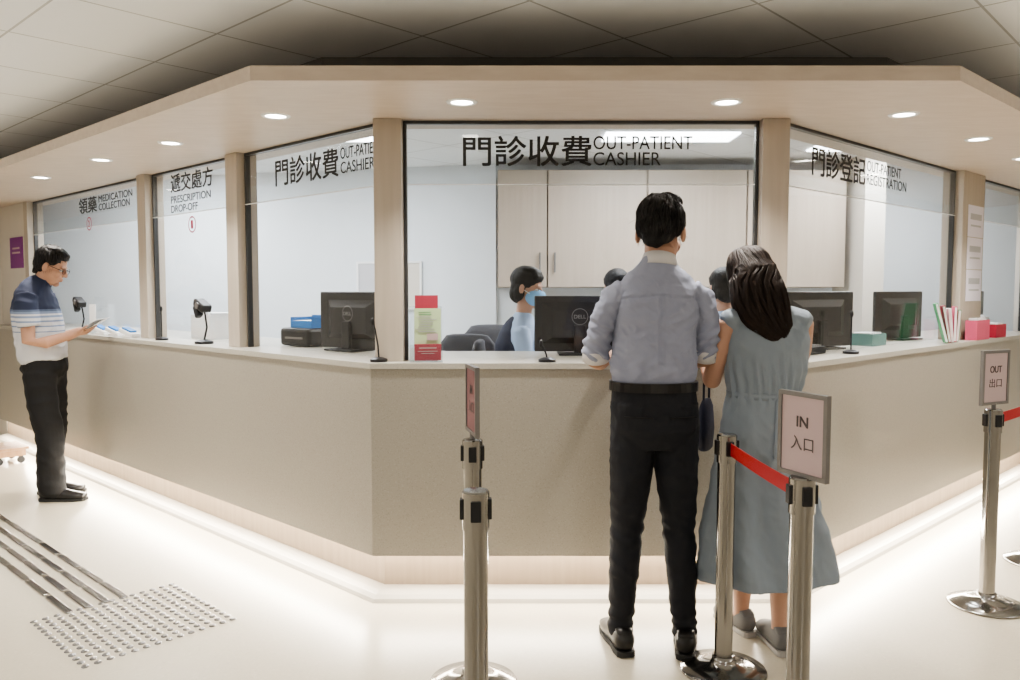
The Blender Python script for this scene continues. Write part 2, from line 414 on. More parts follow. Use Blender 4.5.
ftext('COLLECTION','L',3.51,2.038,.57,.05,G,'thin black letters COLLECTION on glass',.015)
ftext('門診登記','R',.34,2.0,.60,.14,G,'large black Chinese lettering for out-patient registration',BL)
ftext('OUT-PATIENT','R',.96,2.08,.46,.055,G,'thin black letters OUT-PATIENT on registration glass')
ftext('REGISTRATION','R',.96,2.01,.54,.055,G,'thin black letters REGISTRATION on registration glass')
def badge(t,z,num,side='L'):
    p=fp(side,t,.13,z); r=root('number_badge',p,angL,'round red outlined number badge stuck on the glass','badge')
    bm=bmesh.new(); 
    R=.052
    for k in range(32):
        a0=2*math.pi*k/32; a1=2*math.pi*(k+1)/32
        vs=[bm.verts.new((rr*math.cos(a),-.002,rr*math.sin(a))) for rr,a in((R,a0),(R,a1),(R-.009,a1),(R-.009,a0))]; bm.faces.new(vs)
    mesh_obj('ring',bm,M['redv'],r); text(num,(0,-.002,-.025),(1,0,0),.022 if num=='1' else .03,.05,M['redv'],name='numeral',parent=r,label='red numeral',center=True,bold=.03)
badge(1.98,1.85,'1'); badge(3.70,1.95,'2')
# downlights
for x,y in((-.2,3.376),(.9,3.376),(-1.05,3.64),(1.75,3.61),(-1.8,4.3),(2.42,4.19),(-2.45,4.85),(-3.25,5.6),(3.05,4.8)):
    r=root('downlight',(x,y,ZCAN),0,'round recessed downlight with white rim in the canopy','downlight','canopy downlights')
    bm=bmesh.new(); lathe(bm,[(.045,-.0005),(.047,-.006),(.062,-.005),(.066,-.0005)],28); mesh_obj('rim',bm,M['white'],r,smooth=True)
    bm=bmesh.new(); lathe(bm,[(0,-.002),(.045,-.002)],24); mesh_obj('lamp_lens',bm,M['lamp'],r)
    l=bpy.data.lights.new('spot','SPOT'); l.energy=100; l.spot_size=math.radians(105); l.spot_blend=.9; l.color=(1,.94,.86); l.shadow_soft_size=.045
    lo=bpy.data.objects.new('downlight_lamp',l); link(lo); lo.location=(x,y,ZCAN-.012)
# office light panels
for x,y in((1.1,5.6),(2.7,6.0),(-1.4,5.6),(-3.0,6.7)):
    bm=bmesh.new(); box(bm,(0,0,0),(.9,.3,.012)); box(bm,(0,0,-.004),(.86,.26,.012)) 
    o=mesh_obj('ceiling_light_panel',bm,M['panel']); o.location=(x,y,ZCEIL-.007); tag(o,'bright rectangular light panel in office ceiling','light panel','office light panels')
def area(loc,rot,sx,sy,e,col=(1,1,1)):
    l=bpy.data.lights.new('area','AREA'); l.shape='RECTANGLE'; l.size=sx; l.size_y=sy; l.energy=e; l.color=col
    o=bpy.data.objects.new('room_lamp',l); link(o); o.location=loc; o.rotation_euler=rot; return o
CW=(.94,.975,1)
area((1.1,5.5,2.47),(0,0,0),.9,.4,52,CW); area((-1.6,5.7,2.47),(0,0,0),1.2,.5,52,CW); area((2.9,5.9,2.47),(0,0,0),1,.5,45,CW); area((-3.1,6.7,2.47),(0,0,0),1,.5,45,CW)
area((-2.8,-.5,2.48),(0,0,0),1.2,.6,80,(1,.98,.96)); area((1.95,-3.2,2.48),(0,0,0),.5,.5,70,(1,.98,.96)); area((4.8,1.5,2.48),(0,0,0),1.2,.6,58,(1,.98,.96)); area((-4.8,2.6,2.48),(0,0,0),1.2,.6,78,(1,.98,.96))
# plinth wash lamps
def wash(p0,p1,nout,e):
    c=(Vector(p0)+Vector(p1))/2; L=(Vector(p1)-Vector(p0)).length
    o=area((c.x,c.y,c.z),(0,0,0),L,.03,e,(1,.92,.80))
    zdir=-(Vector((nout[0],nout[1],-.5))).normalized(); xdir=(Vector(p1)-Vector(p0)).normalized(); ydir=zdir.cross(xdir)
    o.matrix_world=Matrix(((xdir.x,ydir.x,zdir.x,c.x),(xdir.y,ydir.y,zdir.y,c.y),(xdir.z,ydir.z,zdir.z,c.z),(0,0,0,1)))
wash(fp('L',.1,.03,.200),fp('L',5.8,.03,.200),(-nL.x,-nL.y),80)
wash(fp('R',.1,.03,.200),fp('R',3.85,.03,.200),(-nR.x,-nR.y),60)
wash(fp('C',-.6,.03,.200),fp('C',1.28,.03,.200),(0,-1),15)
# ---------------------------------------------------------------- cabinets
def cabinet(x0,w,hs):
    r=root('wall_cabinet',(x0+w/2,6.84,1.46),0,'plain light wood wall cabinet with steel bar handle','cabinet','office wall cabinets')
    h=.94; d=.36
    bx('cabinet_body',r,(0,-d/2,h/2),(w-.003,d,h),M['wood_cab'])
    dd=bx('door',r,(0,-d-.010,h/2),(w-.014,.018,h-.008),M['wood_cab'],bev=.003)
    hx=(w/2-.06)*hs
    bm=bmesh.new(); cyl(bm,(hx,-d-.045,.12),(hx,-d-.045,.28),.008,seg=10); cyl(bm,(hx,-d-.045,.14),(hx,-d-.015,.14),.005,seg=8); cyl(bm,(hx,-d-.045,.26),(hx,-d-.015,.26),.005,seg=8)
    mesh_obj('handle',bm,M['greyf'],dd)
cabinet(-.1,.4,1)
for k,hs in enumerate((-1,1,-1)): cabinet(.3+.80*k,.80,hs)
def board(name,c,rot,w,h,face,fr,label,cat,d=.02):
    r=root(name,c,rot,label,cat)
    bm=bmesh.new(); t=.018
    for x in(-w/2+t/2,w/2-t/2): box(bm,(x,0,0),(t,d,h))
    for z in(-h/2+t/2,h/2-t/2): box(bm,(0,0,z),(w-2*t,d,t))
    mesh_obj('board_frame',bm,fr,r); bx('board_face',r,(0,d*.1,0),(w-2*t,d*.6,h-2*t),face); return r
for t,w,ma,fr in((.83,.34,M['wallw'],M['white']),(1.17,.2,M['print'],M['paper'])):
    p=p0+dO*t-nO*.065; board('notice_board',(p.x,p.y,1.48),angO,w,.42,ma,fr,'white framed notice board on office wall','notice board')
# ---------------------------------------------------------------- monitors etc
def monitor(p,rot,label,logo=False,zc=.165,w=.52,h=.31):
    r=root('monitor',p,rot,label,'monitor','office monitors')
    bm=bmesh.new(); box(bm,(0,0,zc),(w,.022,h),bev=.006)
    vs=[(-.19,-.011,zc-.10),(.19,-.011,zc-.10),(.19,-.011,zc+.11),(-.19,-.011,zc+.11)]
    vi=[(-.14,-.04,zc-.07),(.14,-.04,zc-.07),(.14,-.04,zc+.07),(-.14,-.04,zc+.07)]
    a=[bm.verts.new(v) for v in vs]; b2=[bm.verts.new(v) for v in vi]
    for k in range(4): bm.faces.new((a[k],a[(k+1)%4],b2[(k+1)%4],b2[k]))
    bm.faces.new(b2)
    mesh_obj('casing',bm,M['black'],r)
    bx('screen',r,(0,.0125,zc+.004),(w-.03,.003,h-.03),M['screenb'])
    bx('stand',r,(0,-.05,zc/2),(.06,.02,zc-.01),M['black'],bev=.004)
    bx('base',r,(0,-.03,.006),(.22,.17,.010),M['black'],bev=.003)
    if logo:
        text('DELL',(0,-.0405,zc+.028),(1,0,0),.06,.018,M['logo'],name='logo',parent=r,label='small grey maker logo',center=True,bold=.03)
        bm=bmesh.new()
        for k in range(28):
            a0=2*math.pi*k/28;a1=2*math.pi*(k+1)/28
            vs_=[bm.verts.new((rr*math.cos(aa),-.0408,zc+.037+rr*math.sin(aa))) for rr,aa in((.042,a0),(.042,a1),(.039,a1),(.039,a0))]; bm.faces.new(vs_)
        mesh_obj('logo_ring',bm,M['logo'],r)
def fpr(side,t,off): return fp(side,t,off,ZC+.001)
monitor(fpr('L',.68,.40),angL+.10,'black monitor seen from behind with small rear logo',True)
monitor((.355,4.10,ZC+.001),0,'black monitor seen from behind beside the masked clerk',True,zc=.157,h=.285,w=.46)
monitor(fpr('R',.93,.38),angR-.35,'black monitor seen from behind next to card reader')
monitor(fpr('R',2.12,.40),angR-.2,'black monitor turned at the registration desk')
monitor(fpr('R',3.5,.38),angR,'black monitor at the far registration desk')
def mic(p,lean=(.03,-.02),h=.17):
    r=root('desk_microphone',p,0,'black gooseneck desk microphone on small round base','microphone','desk microphones')
    bm=bmesh.new(); lathe(bm,[(0,.0),(.04,.0),(.04,.012),(.02,.02),(0,.022)],20); mesh_obj('base',bm,M['black'],r)
    bm=bmesh.new(); tube(bm,[(0,0,.015,.004),(lean[0]*.2,lean[1]*.2,h*.4,.004),(lean[0],lean[1],h*.8,.004),(lean[0]*1.6,lean[1]*1.8,h,.004)],seg=8); mesh_obj('gooseneck',bm,M['black'],r)
    bm=bmesh.new(); ell(bm,(lean[0]*1.8,lean[1]*2,h+.005),(.009,.009,.018)); mesh_obj('microphone_head',bm,M['black'],r,smooth=True)
mic(fp('L',.03,.07,ZC+.001),(-.015,.0),.18); mic((.17,3.66,ZC+.001),(-.015,0),.08); mic(fp('L',2.35,.08,ZC+.001),(.0,0),.2); mic(fp('R',.70,.08,ZC+.001),(.0,.0),.2)
# leaflet holder
r=root('leaflet_holder',(-.385,3.655,ZC+.001),math.radians(8),'clear acrylic leaflet stand with red and pale green leaflets','leaflet holder')
bm=bmesh.new(); box(bm,(0,0,.003),(.15,.06,.005)); box(bm,(0,.028,.13),(.15,.003,.25)); box(bm,(0,-.028,.04),(.15,.003,.08)); mesh_obj('stand',bm,M['acryl'],r)
bx('leaflet',r,(.004,.018,.155),(.105,.006,.3),M['redb'],rx(.02),label='tall red leaflet')
bx('leaflet',r,(.008,.002,.145),(.122,.006,.20),M['green'],rx(.03),label='pale green leaflet')
bx('leaflet',r,(.008,-.012,.045),(.122,.006,.075),M['redb'],label='muted red leaflet')
for k in range(9): bx('printed_line',r,(.0+random.uniform(-.01,.01),-.0035,.228-.011*k),(.07+random.uniform(-.02,.02),.003,.0025),M['greend'] if k<2 else M['print'],rx(.03))
bx('printed_photo',r,(.03,-.004,.115),(.05,.003,.03),M['pinkp'],rx(.03))
for c,s_ in (((.004,.0145,.292),(.07,.002,.008)),((.004,.0145,.274),(.08,.002,.005)),((.008,-.0155,.065),(.08,.002,.005)),((.008,-.0155,.05),(.09,.002,.003)),((.008,-.0155,.04),(.06,.002,.003))): bx('printed_line',r,c,s_,M['pinkp'])
def blockset(name,p,rot,parts,label,cat):
    r=root(name,p,rot,label,cat)
    for pn,c,s,ma,bv in parts: bx(pn,r,c,s,ma,bev=bv)
    return r
# printer with blue tray behind left glass
r=root('label_printer',fp('L',1.19,.45,ZC+.001),angL+.1,'dark desktop printer with blue tray on top behind glass','printer')
bx('printer_body',r,(0,0,.055),(.27,.22,.105),M['black'],bev=.02); bx('paper_slot',r,(0,-.111,.05),(.16,.004,.012),M['greyf'])
bm=bmesh.new(); box(bm,(.03,.0,.112),(.19,.16,.008)); 
for x in(-.065,.125): box(bm,(x,0,.14),(.006,.16,.06))
box(bm,(.03,.078,.145),(.19,.006,.07)); box(bm,(.03,-.078,.13),(.19,.006,.04)); mesh_obj('blue_tray',bm,M['blue'],r,label='bright blue plastic tray')
bx('paper_stack',r,(.03,0,.135),(.17,.14,.03),M['paper'])
# folders
for k,(ma,t,tl,hh) in enumerate(((M['greend'],0,-.26,.25),(M['redb'],.05,-.18,.23),(M['paper'],.09,-.1,.21),(M['pinks'],.13,.0,.22),(M['greend'],.17,.05,.2))):
    r=root('leaflet_folder',fp('R',1.92+t,.03,ZC+.001),0,'slim upright coloured leaflet folder on the counter','folder','folders on the counter')
    r.rotation_euler=(0,tl,math.radians(-20))
    bx('cover',r,(.0,0,hh/2+.006),(.018,.10,hh),ma,bev=.002); bx('pages',r,(.0,.0,hh/2+.006),(.012,.104,hh-.01),M['paper'])
def obox(name,p,rot,w,d,h,ma,label,cat):
    r=root(name,p,rot,label,cat); bm=bmesh.new(); t=.003
    for x in(-w/2+t/2,w/2-t/2): box(bm,(x,0,h/2),(t,d,h))
    for y in(-d/2+t/2,d/2-t/2): box(bm,(0,y,h/2),(w-2*t,t,h))
    box(bm,(0,0,t/2),(w-2*t,d-2*t,t)); mesh_obj('box_shell',bm,ma,r)
    for k in range(5): bx('paper_slip',r,(-w*.33+k*w*.16,0,h*.6),(w*.1,d*.7,h*1.0),M['paper'],Matrix.Rotation(.06*(k-2),3,'Y'))
obox('document_box',fp('R',2.50,.03,ZC+.001),angR,.26,.07,.13,M['pinks'],'open pink plastic box holding slips of paper','box')
obox('document_box',fp('R',2.9,.05,ZC+.001),angR,.22,.1,.09,M['redv'],'open red plastic box holding slips of paper','box')
obox('document_box',fp('R',1.42,.3,ZC+.001),angR,.20,.14,.07,M['teal'],'open teal box of slips on the counter','box')
obox('document_box',fp('L',2.3,.42,ZC+.001),angL,.28,.2,.16,M['white'],'white box of papers behind the glass','box')
obox('document_box',fp('R',3.2,.28,ZC+.001),angR,.25,.16,.13,M['white'],'white box of forms on the counter','box')
# keyboard
r=root('keyboard',fp('R',.44,.24,ZC+.001),angR,'dark keyboard lying on the counter','keyboard')
bx('case',r,(0,0,.020),(.36,.13,.038),M['black'],bev=.003)
bm=bmesh.new()
for i in range(14):
    for j in range(4): box(bm,(-.15+.023*i,-.04+.026*j,.042),(.018,.02,.008))
mesh_obj('keys',bm,M['greyf'],r)['kind']='stuff'
# scanners
def scanner(p,rot,label):
    r=root('barcode_scanner',p,rot,label,'scanner','counter scanners')
    bm=bmesh.new(); lathe(bm,[(0,0),(.055,0),(.055,.015),(.02,.025),(0,.026)],24); mesh_obj('base',bm,M['black'],r)
    bm=bmesh.new(); tube(bm,[(0,0,.02,.006),(0,.02,.1,.006),(0,.01,.18,.006),(.02,-.01,.22,.006)],seg=8); mesh_obj('stem',bm,M['black'],r)
    bm=bmesh.new(); box(bm,(.03,-.02,.235),(.12,.07,.05),Matrix.Rotation(.4,3,'Y'),bev=.012); box(bm,(-.03,-.02,.2),(.05,.04,.08),Matrix.Rotation(-.5,3,'Y'),bev=.01); mesh_obj('scanner_head',bm,M['black'],r)
    bm=bmesh.new(); cyl(bm,(.03,-.06,.235),(.03,-.05,.235),.02); mesh_obj('lens',bm,M['greyf'],r)
scanner(fp('L',1.80,.1,ZC+.001),angL,'black scanner head on bent stem beside prescription window')
scanner(fp('L',3.85,.1,ZC+.001),angL,'black scanner head on bent stem near the standing man')
for t in(2.85,3.1,3.35):
    r=root('card_reader',fp('L',t,.07,ZC+.001),angL+.3,'small white and blue card reader on the counter','card reader','card readers')
    bx('reader_body',r,(0,0,.03),(.14,.07,.03),M['white'],Matrix.Rotation(.3,3,'Y'),.006)
    bx('keypad',r,(.0,0,.052),(.09,.05,.012),M['blue'],Matrix.Rotation(.3,3,'Y'))
    bx('foot',r,(.02,0,.008),(.1,.07,.014),M['white'])
blockset('notice_stand',fp('L',3.58,.09,ZC+.001),angL,[('card',(0,0,.12),(.13,.003,.2),M['paper'],0),('foot',(0,0,.01),(.13,.05,.018),M['acryl'],0)],'small white notice card in clear stand','notice')
# posters on right column
for k in range(3):
    p=fp('R',2.59,.092,1.90-.215*k); blockset('poster',p,angR,[('sheet',(0,0,0),(.30,.003,.21),M['lilac'],0),('print',(0,-.002,.03),(.22,.002,.04),M['print'],0),('print',(0,-.002,-.03),(.2,.002,.012),M['print'],0)],'lilac-white printed notice taped on wood post','poster')
p=fp('L',5.40,.095,1.78); blockset('wall_sign',p,angL,[('sign_plate',(0,0,0),(.36,.008,.28),M['purple'],.001),('printed_lines',(0,-.005,.04),(.2,.002,.015),M['pinkp'],0),('printed_lines',(0,-.005,0),(.22,.002,.015),M['pinkp'],0)],'purple wall sign with pale lines','sign')
# ---------------------------------------------------------------- tactile paving
u1=Vector((dL.x,dL.y)); u2=Vector((-nL.x,-nL.y))
c0=Vector((-1.42,3.64))
bm=bmesh.new(); lathe(bm,[(.0145,.0005),(.0135,.004),(.0095,.0065),(0,.007)],12); first=mesh_obj('tactile_stud',bm,M['stud'],smooth=True)
tag(first,'round steel tactile stud fixed on the floor','tactile stud','tactile warning studs')
k=0
for i in range(14):
    for j in range(14):
        q=c0+u1*(-.30+.0465*i)+u2*(.02+.0465*j)
        o=first if k==0 else first.copy()
        if k: C.objects.link(o)
        o.location=(q.x,q.y,0); k+=1
bm=bmesh.new(); box(bm,(0,0,.0045),(.275,.032,.008),bev=.003); first=mesh_obj('tactile_bar',bm,M['bar'])
tag(first,'long steel tactile guidance bar fixed on the floor','tactile bar','tactile guidance bars')
k=0
for j in range(4):
    for i in range(11):
        q=Vector((-1.80,3.66))+u1*(.14+.3*i)+u2*(.08*j)
        o=first if k==0 else first.copy()
        if k: C.objects.link(o)
        o.location=(q.x,q.y,0); o.rotation_euler=(0,0,math.atan2(u1.y,u1.x)); k+=1
# ---------------------------------------------------------------- stanchions
def stanchion(x,y,sign=None,e=None,label='brushed steel queue post with round weighted base',dz=0,card='pinkp'):
    r=root('queue_post',(x,y,0),0,label,'queue post','queue posts')
    bm=bmesh.new(); lathe(bm,[(0,.001),(.16,.001),(.162,.006),(.158,.012),(.10,.022),(.05,.032),(.042,.045),(.042,.06),(0,.06)],48); mesh_obj('base',bm,M['steel'],r,smooth=True)
    bm=bmesh.new(); lathe(bm,[(.033,.05),(.033,.80)],32); mesh_obj('pole',bm,M['steel'],r,smooth=True)
    bm=bmesh.new(); lathe(bm,[(0,.80),(.037,.80),(.037,.9),(.033,.905),(0,.907)],32); mesh_obj('belt_head',bm,M['steel'],r)
    for a in range(4):
        v=Vector((math.cos(a*math.pi/2+.05),math.sin(a*math.pi/2+.05),0))*.037
        bx('belt_slot',r,(v.x,v.y,.855),(.012,.028,.055),M['black'],rz(a*math.pi/2+.05),.002)
    if sign:
        a=math.atan2(e[1],e[0]); 
        s_=bpy.data.objects.new('sign_holder',None); link(s_); s_.parent=r; s_.rotation_euler=(0,0,a); s_['label']='pink framed %s sign'%sign[0]
        w,h,z0=.185,.245,.925+dz
        bm=bmesh.new(); t=.013
        for x_ in(-w/2+t/2,w/2-t/2): box(bm,(x_,0,z0+h/2),(t,.016,h))
        for z_ in(z0+t/2,z0+h-t/2): box(bm,(0,0,z_),(w-2*t,.016,t))
        cyl(bm,(0,0,.9),(0,0,max(z0+.006,.908)),.01); mesh_obj('sign_frame',bm,M['greyf'],s_)
        bx('sign_card',s_,(0,0,z0+h/2),(w-2*t,.008,h-2*t),M[card])
        for sg,rd in((-1,(1,0,0)),(1,(-1,0,0))):
            text(sign[0],(0,sg*.004,z0+.145),rd,.042 if sign[0]=='IN' else .08,.030,M['letterf'],name='lettering',parent=s_,center=True,bold=.03)
            text(sign[1],(0,sg*.004,z0+.078),rd,.085,.040,M['letterf'],name='lettering',parent=s_,center=True)
    return r
stanchion(2.18,3.58,('OUT','出口'),(.90,.43),'brushed steel queue post topped with pink OUT sign')
stanchion(.808,2.95)
stanchion(.840,2.27,('IN','入口'),(.42,-.907),'brushed steel queue post topped with pink IN sign',-.022)
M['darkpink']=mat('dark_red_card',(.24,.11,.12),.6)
stanchion(-.135,2.85,('IN','入口'),(.24,-.97),'brushed steel queue post topped with dark edge-on sign',card='darkpink')
stanchion(-.092,2.115)
stanchion(2.80,4.16)
def belt(a,b_):
    a=Vector(a);b_=Vector(b_); bm=bmesh.new(); d=(b_-a); n=12
    rows=[]
    for k in range(n+1):
        f=k/n; p=a+d*f; z=.855-.004*math.sin(math.pi*f); rows.append((p,z))
    for (p,z),(q,z2) in zip(rows,rows[1:]):
        bm.faces.new([bm.verts.new((p.x,p.y,z-.024)),bm.verts.new((q.x,q.y,z2-.024)),bm.verts.new((q.x,q.y,z2+.024)),bm.verts.new((p.x,p.y,z+.024))])
    bmesh.ops.remove_doubles(bm,verts=bm.verts,dist=1e-4)
    bmesh.ops.solidify(bm,geom=bm.faces[:],thickness=.002)
    tag(mesh_obj('queue_belt',bm,M['red']),'red webbing belt stretched between steel queue posts','belt','queue belts')
belt((.810,2.905),(.838,2.314)); belt((2.228,3.62),(2.76,4.12))
# ---------------------------------------------------------------- people
def hand(bm,w,d,n,ts,curl=.35,s=1.0):
    w=Vector(w); d=Vector(d).normalized(); n=Vector(n); n=(n-d*n.dot(d)).normalized(); sd=d.cross(n)
    tube(bm,[(*(w-d*.02*s),.027*s,.021*s),(*(w+d*.03*s),.034*s,.017*s),(*(w+d*.08*s),.04*s,.013*s)],ref=sd,seg=14)
    for off,L in((-.031,.062),(-.0105,.074),(.0105,.078),(.031,.068)):
        off*=ts if ts else 1
        p=w+d*.082*s+sd*off*s; dd=d.copy(); pts=[(*(p-d*.015*s),.009*s)]
        for k,fr in enumerate((.45,.3,.25)):
            dd=(dd*math.cos(curl)+n*math.sin(curl)).normalized(); 
            nn=(n-dd*n.dot(dd)); n_l=nn.normalized() if nn.length>1e-3 else n
            p=p+dd*L*fr*s; pts.append((*p,(.0085-.0008*k)*s))
            if k<2: dd=(dd+n_l*curl*.6).normalized()
        tube(bm,pts,ref=sd,seg=8)
    b0=w+d*.025*s+sd*.028*ts*s
    t1=b0+(d*.6+sd*ts*.7+n*.25).normalized()*.04*s; t2=t1+(d*.85+sd*ts*.25+n*.4).normalized()*.032*s
    tube(bm,[(*b0,.014*s),(*t1,.0105*s),(*t2,.0085*s)],ref=n,seg=8)
def headM(c,yaw=0,pitch=0,roll=0,s=1):
    return Matrix.Translation(c)@Matrix.Rotation(yaw,4,'Z')@Matrix.Rotation(roll,4,'Y')@Matrix.Rotation(pitch,4,'X')@Matrix.Scale(s,4)
def head(bm,Mh):
    E=lambda c,r,rot=None: ell(bm,c,r,rot,Mh)
    E((0,-.012,.035),(.075,.096,.087)); E((0,.02,-.04),(.060,.069,.078)); E((0,.062,-.098),(.026,.024,.02))
    E((0,.077,.022),(.048,.014,.011)); E((0,.105,-.028),(.015,.012,.011))
    for s in(-1,1):
        E((s*.082,-.005,-.008),(.010,.02,.033)); E((s*.034,.062,-.03),(.027,.026,.026)); E((s*.012,.099,-.031),(.009,.009,.008))
    tube(bm,[(0,.082,.02,.008),(0,.098,-.01,.010),(0,.106,-.026,.012)],Mx=Mh,seg=10)
    E((0,.088,-.058),(.022,.009,.006)); E((0,.087,-.069),(.019,.009,.007))
def eyes(Mh,parent):
    for s in(-1,1):
        bm=bmesh.new(); ell(bm,(s*.031,.076,.0),(.015,.011,.008),None,Mh,12); n0=len(bm.faces)
        ell(bm,(s*.031,.0835,.0),(.0065,.0045,.0065),None,Mh,12)
        for i,f in enumerate(bm.faces): f.material_index=0 if i<n0 else 1
        mesh_obj('eye',bm,[M['eye'],M['black']],parent,smooth=True)
def hair_short(bm,Mh,full=0):
    E=lambda c,r,rot=None: ell(bm,c,r,rot,Mh)
    E((0,-.020,.052),(.081+full,.094+full,.080+full)); E((0,-.050,.008),(.075+full,.060,.072)); 
    for s in(-1,1): E((s*.070,-.018,.015),(.012,.03,.035))
    E((0,.045,.095),(.055,.038,.030)); E((.02,-.0,.118),(.05,.06,.022)); E((0,-.075,-.045),(.05,.025,.035))
def short_strands(hair,Mh,n,parent,seed=1):
    rr=random.Random(seed); paths=[]
    crown=Vector((.01,-.05,.13))
    for _ in range(n):
        a=rr.uniform(0,2*math.pi); el=rr.uniform(-.75,1.45)
        d=Vector((math.cos(a)*math.cos(el),math.sin(a)*math.cos(el),math.sin(el)))
        p=Vector((0,-.022,.045))+Vector((d.x*.083,d.y*.096,d.z*.085))
        if p.y>.04 and p.z<.07: continue
        fl=(p-crown); fl.z-=.05; fl.normalize(); L=rr.uniform(.022,.045)
        pts=[p-fl*L*.5,p,p+fl*L*.5,p+fl*L+d*rr.uniform(.001,.008)]
        paths.append([Mh@q for q in pts])
    o=strands(hair,paths,.0013,M['strandk'],parent,off=.0022)
    return o
def hdisp(amp=.004,f=(70,70,25)):
    def d(co,no): return no*(amp*noise.noise(Vector((co.x*f[0],co.y*f[1],co.z*f[2])))+amp*.8*noise.noise(co*28))
    return d
def shoe(parent,c,rot,L=.29,W=.05,m=None,sole=None):
    bm=bmesh.new(); Mx=Matrix.Translation(c)@Matrix.Rotation(rot,4,'Z')
    secs=[(0,-.075,.052,W*.72,.035),(0,-.06,.055,W*.85,.045),(0,-.02,.06,W*.86,.052),(0,.03,.052,W*.85,.046),(0,.09,.04,W*.98,.034),(0,.14,.034,W,.027),(0,L-.10,.03,W*.8,.02)]
    tube(bm,secs,Mx=Mx,seg=20,exp=2.3)
    tube(bm,[(0,-.07,.088,W*.62,.012),(0,-.045,.096,W*.72,.014),(0,.0,.098,W*.70,.012)],Mx=Mx,seg=14)
    n0=len(bm.faces)
    prof=[(-.092,W*.5),(-.08,W*.75),(-.04,W*.86),(.02,W*.82),(.08,W*.98),(.14,W*1.03),(L-.10,W*.85),(L-.085,W*.5)]
    pts=[(x,y) for y,x in prof]+[(-x,y) for y,x in reversed(prof)]
    lo=[bm.verts.new(Mx@Vector((x,y,.002))) for x,y in pts]; hi=[bm.verts.new(Mx@Vector((x,y,.024 if y<-.0 else .018))) for x,y in pts]
    for i in range(len(pts)):
        j=(i+1)%len(pts); bm.faces.new((lo[i],lo[j],hi[j],hi[i]))
    bm.faces.new(lo[::-1]); bm.faces.new(hi)
    for i,f in enumerate(bm.faces): f.material_index=0 if i<n0 else 1
    o=mesh_obj('shoe',bm,[m,sole],parent); 
    for p in o.data.polygons: p.use_smooth=(p.material_index==0)
    return o
def shrink(secs,k): return [(*s[:3],*[max(.02,v-k) for v in s[3:]]) for s in secs]
def ridge(v): return 1-abs(noise.noise(v))*2.6

# --- man in lavender shirt
P=root('person',(.575,3.14,0),0,'person in lavender shirt and dark trousers standing, leaning arms on counter','person')
tor=[(-.01,0,1.055,.154,.106),(-.01,0,1.085,.163,.116),(-.010,0,1.13,.165,.120),(-.008,-.003,1.2,.157,.114),(-.006,-.010,1.3,.158,.108),(-.002,-.015,1.39,.166,.104),(0,-.014,1.445,.158,.092),(.002,-.010,1.492,.122,.078),(.004,-.006,1.535,.080,.066),(.008,-.002,1.565,.060,.058)]
slL=[(-.125,-.012,1.440,.048),(-.170,-.01,1.400,.052),(-.204,-.005,1.33,.048),(-.224,.01,1.26,.046),(-.234,.03,1.205,.048),(-.234,.04,1.185,.048)]
slR=[(.128,-.012,1.440,.048),(.168,-.01,1.400,.052),(.188,-.005,1.33,.048),(.197,.01,1.265,.046),(.200,.03,1.21,.048),(.199,.04,1.19,.048)]
Mh=headM((.020,.035,1.665),math.radians(-24),math.radians(-16),0,1.10)
bm=bmesh.new(); tube(bm,shrink(tor,.02)); tube(bm,shrink(slL[:4],.012)); tube(bm,shrink(slR[:4],.012))
tube(bm,[(.005,-.005,1.5,.058),(.012,.01,1.6,.060)]); head(bm,Mh)
tube(bm,[(-.228,.01,1.24,.036),(-.232,.045,1.165,.041),(-.205,.15,1.15,.040),(-.13,.40,1.15,.027)]); tube(bm,[(.197,.01,1.24,.036),(.198,.045,1.17,.041),(.175,.15,1.155,.040),(.11,.40,1.15,.027)])
hand(bm,(-.13,.41,1.148),(.25,1,-.08),(0,0,-1),-1,.15); hand(bm,(.11,.41,1.148),(-.25,1,-.08),(0,0,-1),1,.15)
legL=[(-.085,0,.9,.090),(-.095,-.005,.72,.082),(-.108,.005,.5,.063),(-.120,-.01,.32,.058),(-.130,-.005,.12,.046),(-.130,-.0,.075,.049)]
legR=[(.078,0,.9,.090),(.086,-.005,.72,.082),(.099,.005,.5,.063),(.110,-.01,.32,.058),(.119,-.025,.12,.046),(.122,-.02,.075,.049)]
for lg in(legL,legR): tube(bm,shrink(lg,.015))
tube(bm,[(-.01,0,.88,.125,.095),(-.01,0,1.05,.13,.09)])
remesh('body',bm,.0052,M['skin'],P,2)
eyes(Mh,P)
bm=bmesh.new(); tube(bm,tor,exp=2.15,seg=32); tube(bm,slL,rnd=False); tube(bm,slR,rnd=False)
def shd(co,no):
    k=max(0,min(1,(co.z-1.085)/.05)); arm=abs(co.x+.005)>.165
    v=.0045*ridge(Vector((co.x*5+co.z*4,co.y*6,co.z*12)))+.0050*ridge(Vector((co.x*12-co.z*12,co.y*10,co.z*12+3)))+.0030*ridge(Vector((co.x*28+co.z*16,co.y*20,co.z*24+9)))
    if arm: v+=.0045*math.sin((co.z-abs(co.x)*.8)*150+noise.noise(co*9)*4)*max(0,min(1,(1.36-co.z)/.08))
    v*=k*max(.25,min(1,(1.56-co.z)/.1))
    if no.y<0 and abs(co.x-.0)<.008 and 1.15<co.z<1.42: v-=.005
    if no.y<0 and abs(co.z-1.42+abs(co.x)*.1)<.005 and abs(co.x)<.15: v-=.004
    if abs(abs(co.x)-.155+.25*(co.z-1.36))<.005 and 1.28<co.z<1.44: v-=.004
    k2=max(0,min(1,(1.22-co.z)/.09)); v+=.0045*k2*math.sin(co.x*75+co.z*18+noise.noise(co*8)*3)*k
    return no*v
remesh('shirt',bm,.005,M['shirt'],P,2,shd)
